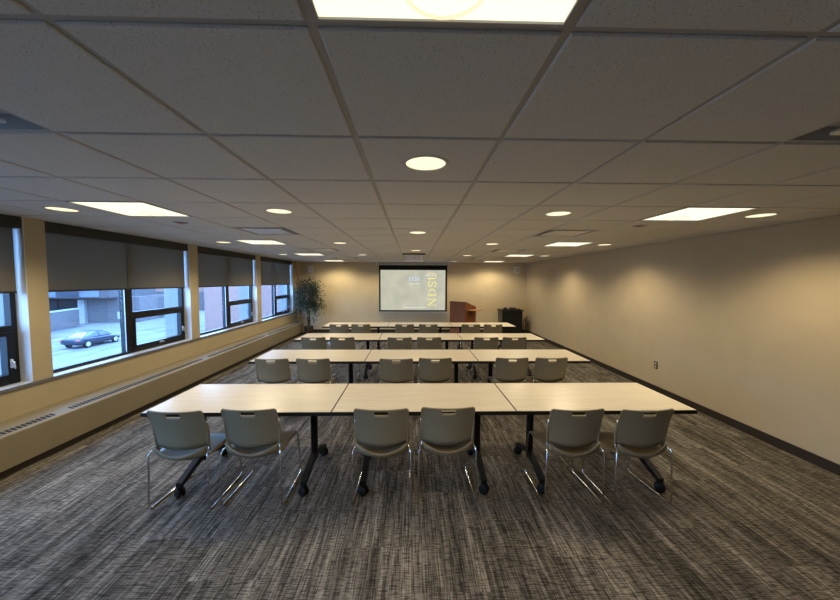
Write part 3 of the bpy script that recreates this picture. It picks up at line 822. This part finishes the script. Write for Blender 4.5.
# car
def make_car():
    t = thing('car', 'dark blue sedan parked on the snowy street outside', 'car', (-30.4,32.35,ZG), math.radians(90))
    # local +x forward, length 4.6
    st = [(-2.30,.55,.80,.62),(-2.22,.38,.95,.78),(-1.9,.28,1.0,.86),(-1.2,.24,.98,.90),(-.2,.23,.94,.92),(.7,.23,.92,.91),(1.4,.25,.86,.88),(2.0,.30,.76,.80),(2.22,.38,.66,.66),(2.30,.48,.58,.5)]
    bm_ = MB(); vs = []; fs = []; n = 12
    for x, z0, z1, hw in st:
        for q in range(n):
            a = 2*PI*(q+.5)/n; cx_ = math.copysign(abs(math.cos(a))**.45, math.cos(a)); sz_ = math.copysign(abs(math.sin(a))**.55, math.sin(a))
            vs.append((x, hw*cx_, (z0+z1)/2+(z1-z0)/2*sz_))
    for i in range(len(st)-1):
        for q in range(n): fs.append((i*n+q, i*n+(q+1)%n, (i+1)*n+(q+1)%n, (i+1)*n+q))
    fs += [tuple(range(n)), tuple((len(st)-1)*n+q for q in range(n))]
    bm_.add(vs, fs, 0, True)
    # cabin: base outline to roof
    bs = [(-1.75,.76,.93),(-.2,.80,.93),(1.05,.78,.91)]; rf = [(-1.05,.56,1.34),(-.25,.60,1.42),(.30,.57,1.36)]
    for s in (1,):
        pass
    roof = MB(); rv = []
    for x, hw, z in rf: rv += [(x,-hw,z),(x,hw,z),(x,hw*.8,z+.03),(x,-hw*.8,z+.03)]
    roof.add(rv, [(i*4+q, i*4+(q+1)%4, (i+1)*4+(q+1)%4, (i+1)*4+q) for i in range(2) for q in range(4)]+[(3,2,1,0),(8,9,10,11)], 0, True)
    bm_.build('body', 'car', t); roof.build('roof_panel', 'car', t)
    gl = MB()
    for s in (-1, 1):
        gl.add([(b[0],s*b[1],b[2]) for b in bs]+[(r_[0],s*r_[1],r_[2]) for r_ in rf], [(0,1,4,3),(1,2,5,4)], 0, False)
    gl.add([(bs[0][0],-bs[0][1],bs[0][2]),(bs[0][0],bs[0][1],bs[0][2]),(rf[0][0],rf[0][1],rf[0][2]),(rf[0][0],-rf[0][1],rf[0][2])], [(0,1,2,3)], 1)
    gl.add([(bs[2][0],-bs[2][1],bs[2][2]),(bs[2][0],bs[2][1],bs[2][2]),(rf[2][0],rf[2][1],rf[2][2]),(rf[2][0],-rf[2][1],rf[2][2])], [(0,1,2,3)], 1)
    gl.build('windows', ['car_glass','bldg_pale'], t, fix=False)  # rear and front glass coloured pale to stand for a whitish reflection
    pp = MB()
    for s in (-1, 1): 
        for (b, r_) in zip(bs, rf): pp.tube([(b[0],s*b[1],b[2]),(r_[0],s*r_[1],r_[2])], .03, 6)
    pp.build('pillars', 'car', t)
    for x in (-1.42, 1.40):
        for s in (-1, 1):
            rot = Matrix.Translation((x,s*.82,.33)) @ Matrix.Rotation(PI/2,4,'X')
            wm = MB().lathe([(0,-.10),(.30,-.10),(.33,-.07),(.33,.07),(.30,.10),(0,.10)], 20, 0, rot)
            wo = wm.build('wheel', 'rubber', t)
            MB().lathe([(0,-.115),(.20,-.112),(.22,-.10),(.22,.10),(.20,.112),(0,.115)], 16, 0, rot).build('rim', 'wheel', wo)
    for s in (-1, 1): MB().box(-2.29,-2.0,s*.70-.10,s*.70+.10,.72,.84,0,None,.02).build('tail_light', 'tail', t)
    return t
make_car()
# grey brick building across the street
gb1 = thing('building', 'grey building with a glazed overhang across the snowy street', 'building', (-46.8,48.7,ZG), math.radians(12))
MB().box(0,6.8,0,10,0,3.65).build('brick_wall', 'brick_grey', gb1)
MB().box(-.35,.40,-.6,.2,0,3.35).build('column', 'concrete', gb1)
MB().box(-14,6.8,5,12,0,3.4).build('recessed_wall', 'bldg_grey', gb1)
up_ = MB().box(-14,4.2,-2.0,10,3.65,14.5).build('upper_wall', 'bldg_grey', gb1)
for q in range(6):
    MB().box(-11.4+q*2.45,-9.2+q*2.45,-2.06,-1.95,3.80,4.75).build('window_pane', 'dark_window' if q % 3 == 1 else 'bldg_blue', gb1)
for q in range(4):
    MB().box(-10.9+q*2.45,-8.8+q*2.45,-2.06,-1.95,5.3,8.5).build('window_pane', 'bldg_pale', gb1)
    MB().box(-10.9+q*2.45,-8.8+q*2.45,-2.06,-1.95,10.0,13.2).build('window_pane', 'bldg_pale', gb1)
for q in range(3):
    MB().box(-8+q*2.4,-6.4+q*2.4,4.9,5.02,1.2,3.0).build('window_pane', 'dark_window', gb1)
Tw = Matrix.Rotation(math.radians(-12),4,'Z') @ Matrix.Translation((46.8,-48.7,0))
MB().box(-66,-50,-24,33,0,11,0,Tw).build('side_wing', 'brick_grey', gb1)
lw = MB().box(0,.4,-9,6.0,0,2.25).box(-.06,.46,-9,6.0,2.25,2.40,1)
tag(lw.build('garden_wall', ['brick_grey','bldg_pale'], loc=(-42.9,39.9,ZG)), 'low grey brick wall across the street left of the car', 'wall')
bpy.data.objects['garden_wall'].rotation_euler = (0,0,math.radians(20))
sp2 = thing('signpost', 'thin signpost on the snow right of the parked car', 'signpost', (-37.4,43.6,ZG))
MB().tube([(0,0,0),(0,0,2.0)], .07, 8).build('post', 'bldg_grey', sp2)
MB().box(-.28,.28,-.10,-.07,1.2,2.1).build('sign_panel', 'concrete', sp2)
pb = thing('building', 'pink brick building seen through the two far windows', 'building', (-23.3,38,ZG))
MB().box(0,16,0,14,0,7.3).build('brick_wall', 'brick_pink', pb)
MB().box(-.15,16.15,-.15,14.15,7.3,7.6).build('coping', 'concrete', pb)
pb2 = thing('building', 'distant pink brick building behind the grey brick wall', 'building', (-74,78,ZG))
MB().box(0,36,0,12,0,16).build('brick_wall', 'brick_pink', pb2)
for q in range(11):
    MB().box(1.2+q*3.2,2.9+q*3.2,-.06,.02,5.0,8.5).build('window_pane', 'dark_window', pb2)
fw = MB().box(0,20,0,.5,0,3.8)
tag(fw.build('boundary_wall', 'brick_grey', loc=(-60,70,ZG)), 'far grey boundary wall beyond the snowy street', 'wall')

# ------------------------------------------------------------------ world and view
w = bpy.data.worlds.new('overcast'); bpy.context.scene.world = w; w.use_nodes = True
nt = w.node_tree; nt.nodes.clear()
bgn = nt.nodes.new('ShaderNodeBackground'); bgn.inputs[0].default_value = (.28,.52,1.0,1); bgn.inputs[1].default_value = 7.6
ow = nt.nodes.new('ShaderNodeOutputWorld'); nt.links.new(bgn.outputs[0], ow.inputs[0])
S = bpy.context.scene
S.view_settings.view_transform = 'Standard'; S.view_settings.look = 'None'; S.view_settings.gamma = 1
S.view_settings.use_curve_mapping = False; S.view_settings.exposure = 1.08
S.cycles.max_bounces = 8; S.cycles.diffuse_bounces = 5; S.cycles.transparent_max_bounces = 16
S.cycles.caustics_reflective = False; S.cycles.caustics_refractive = False
S.cycles.sample_clamp_indirect = 4
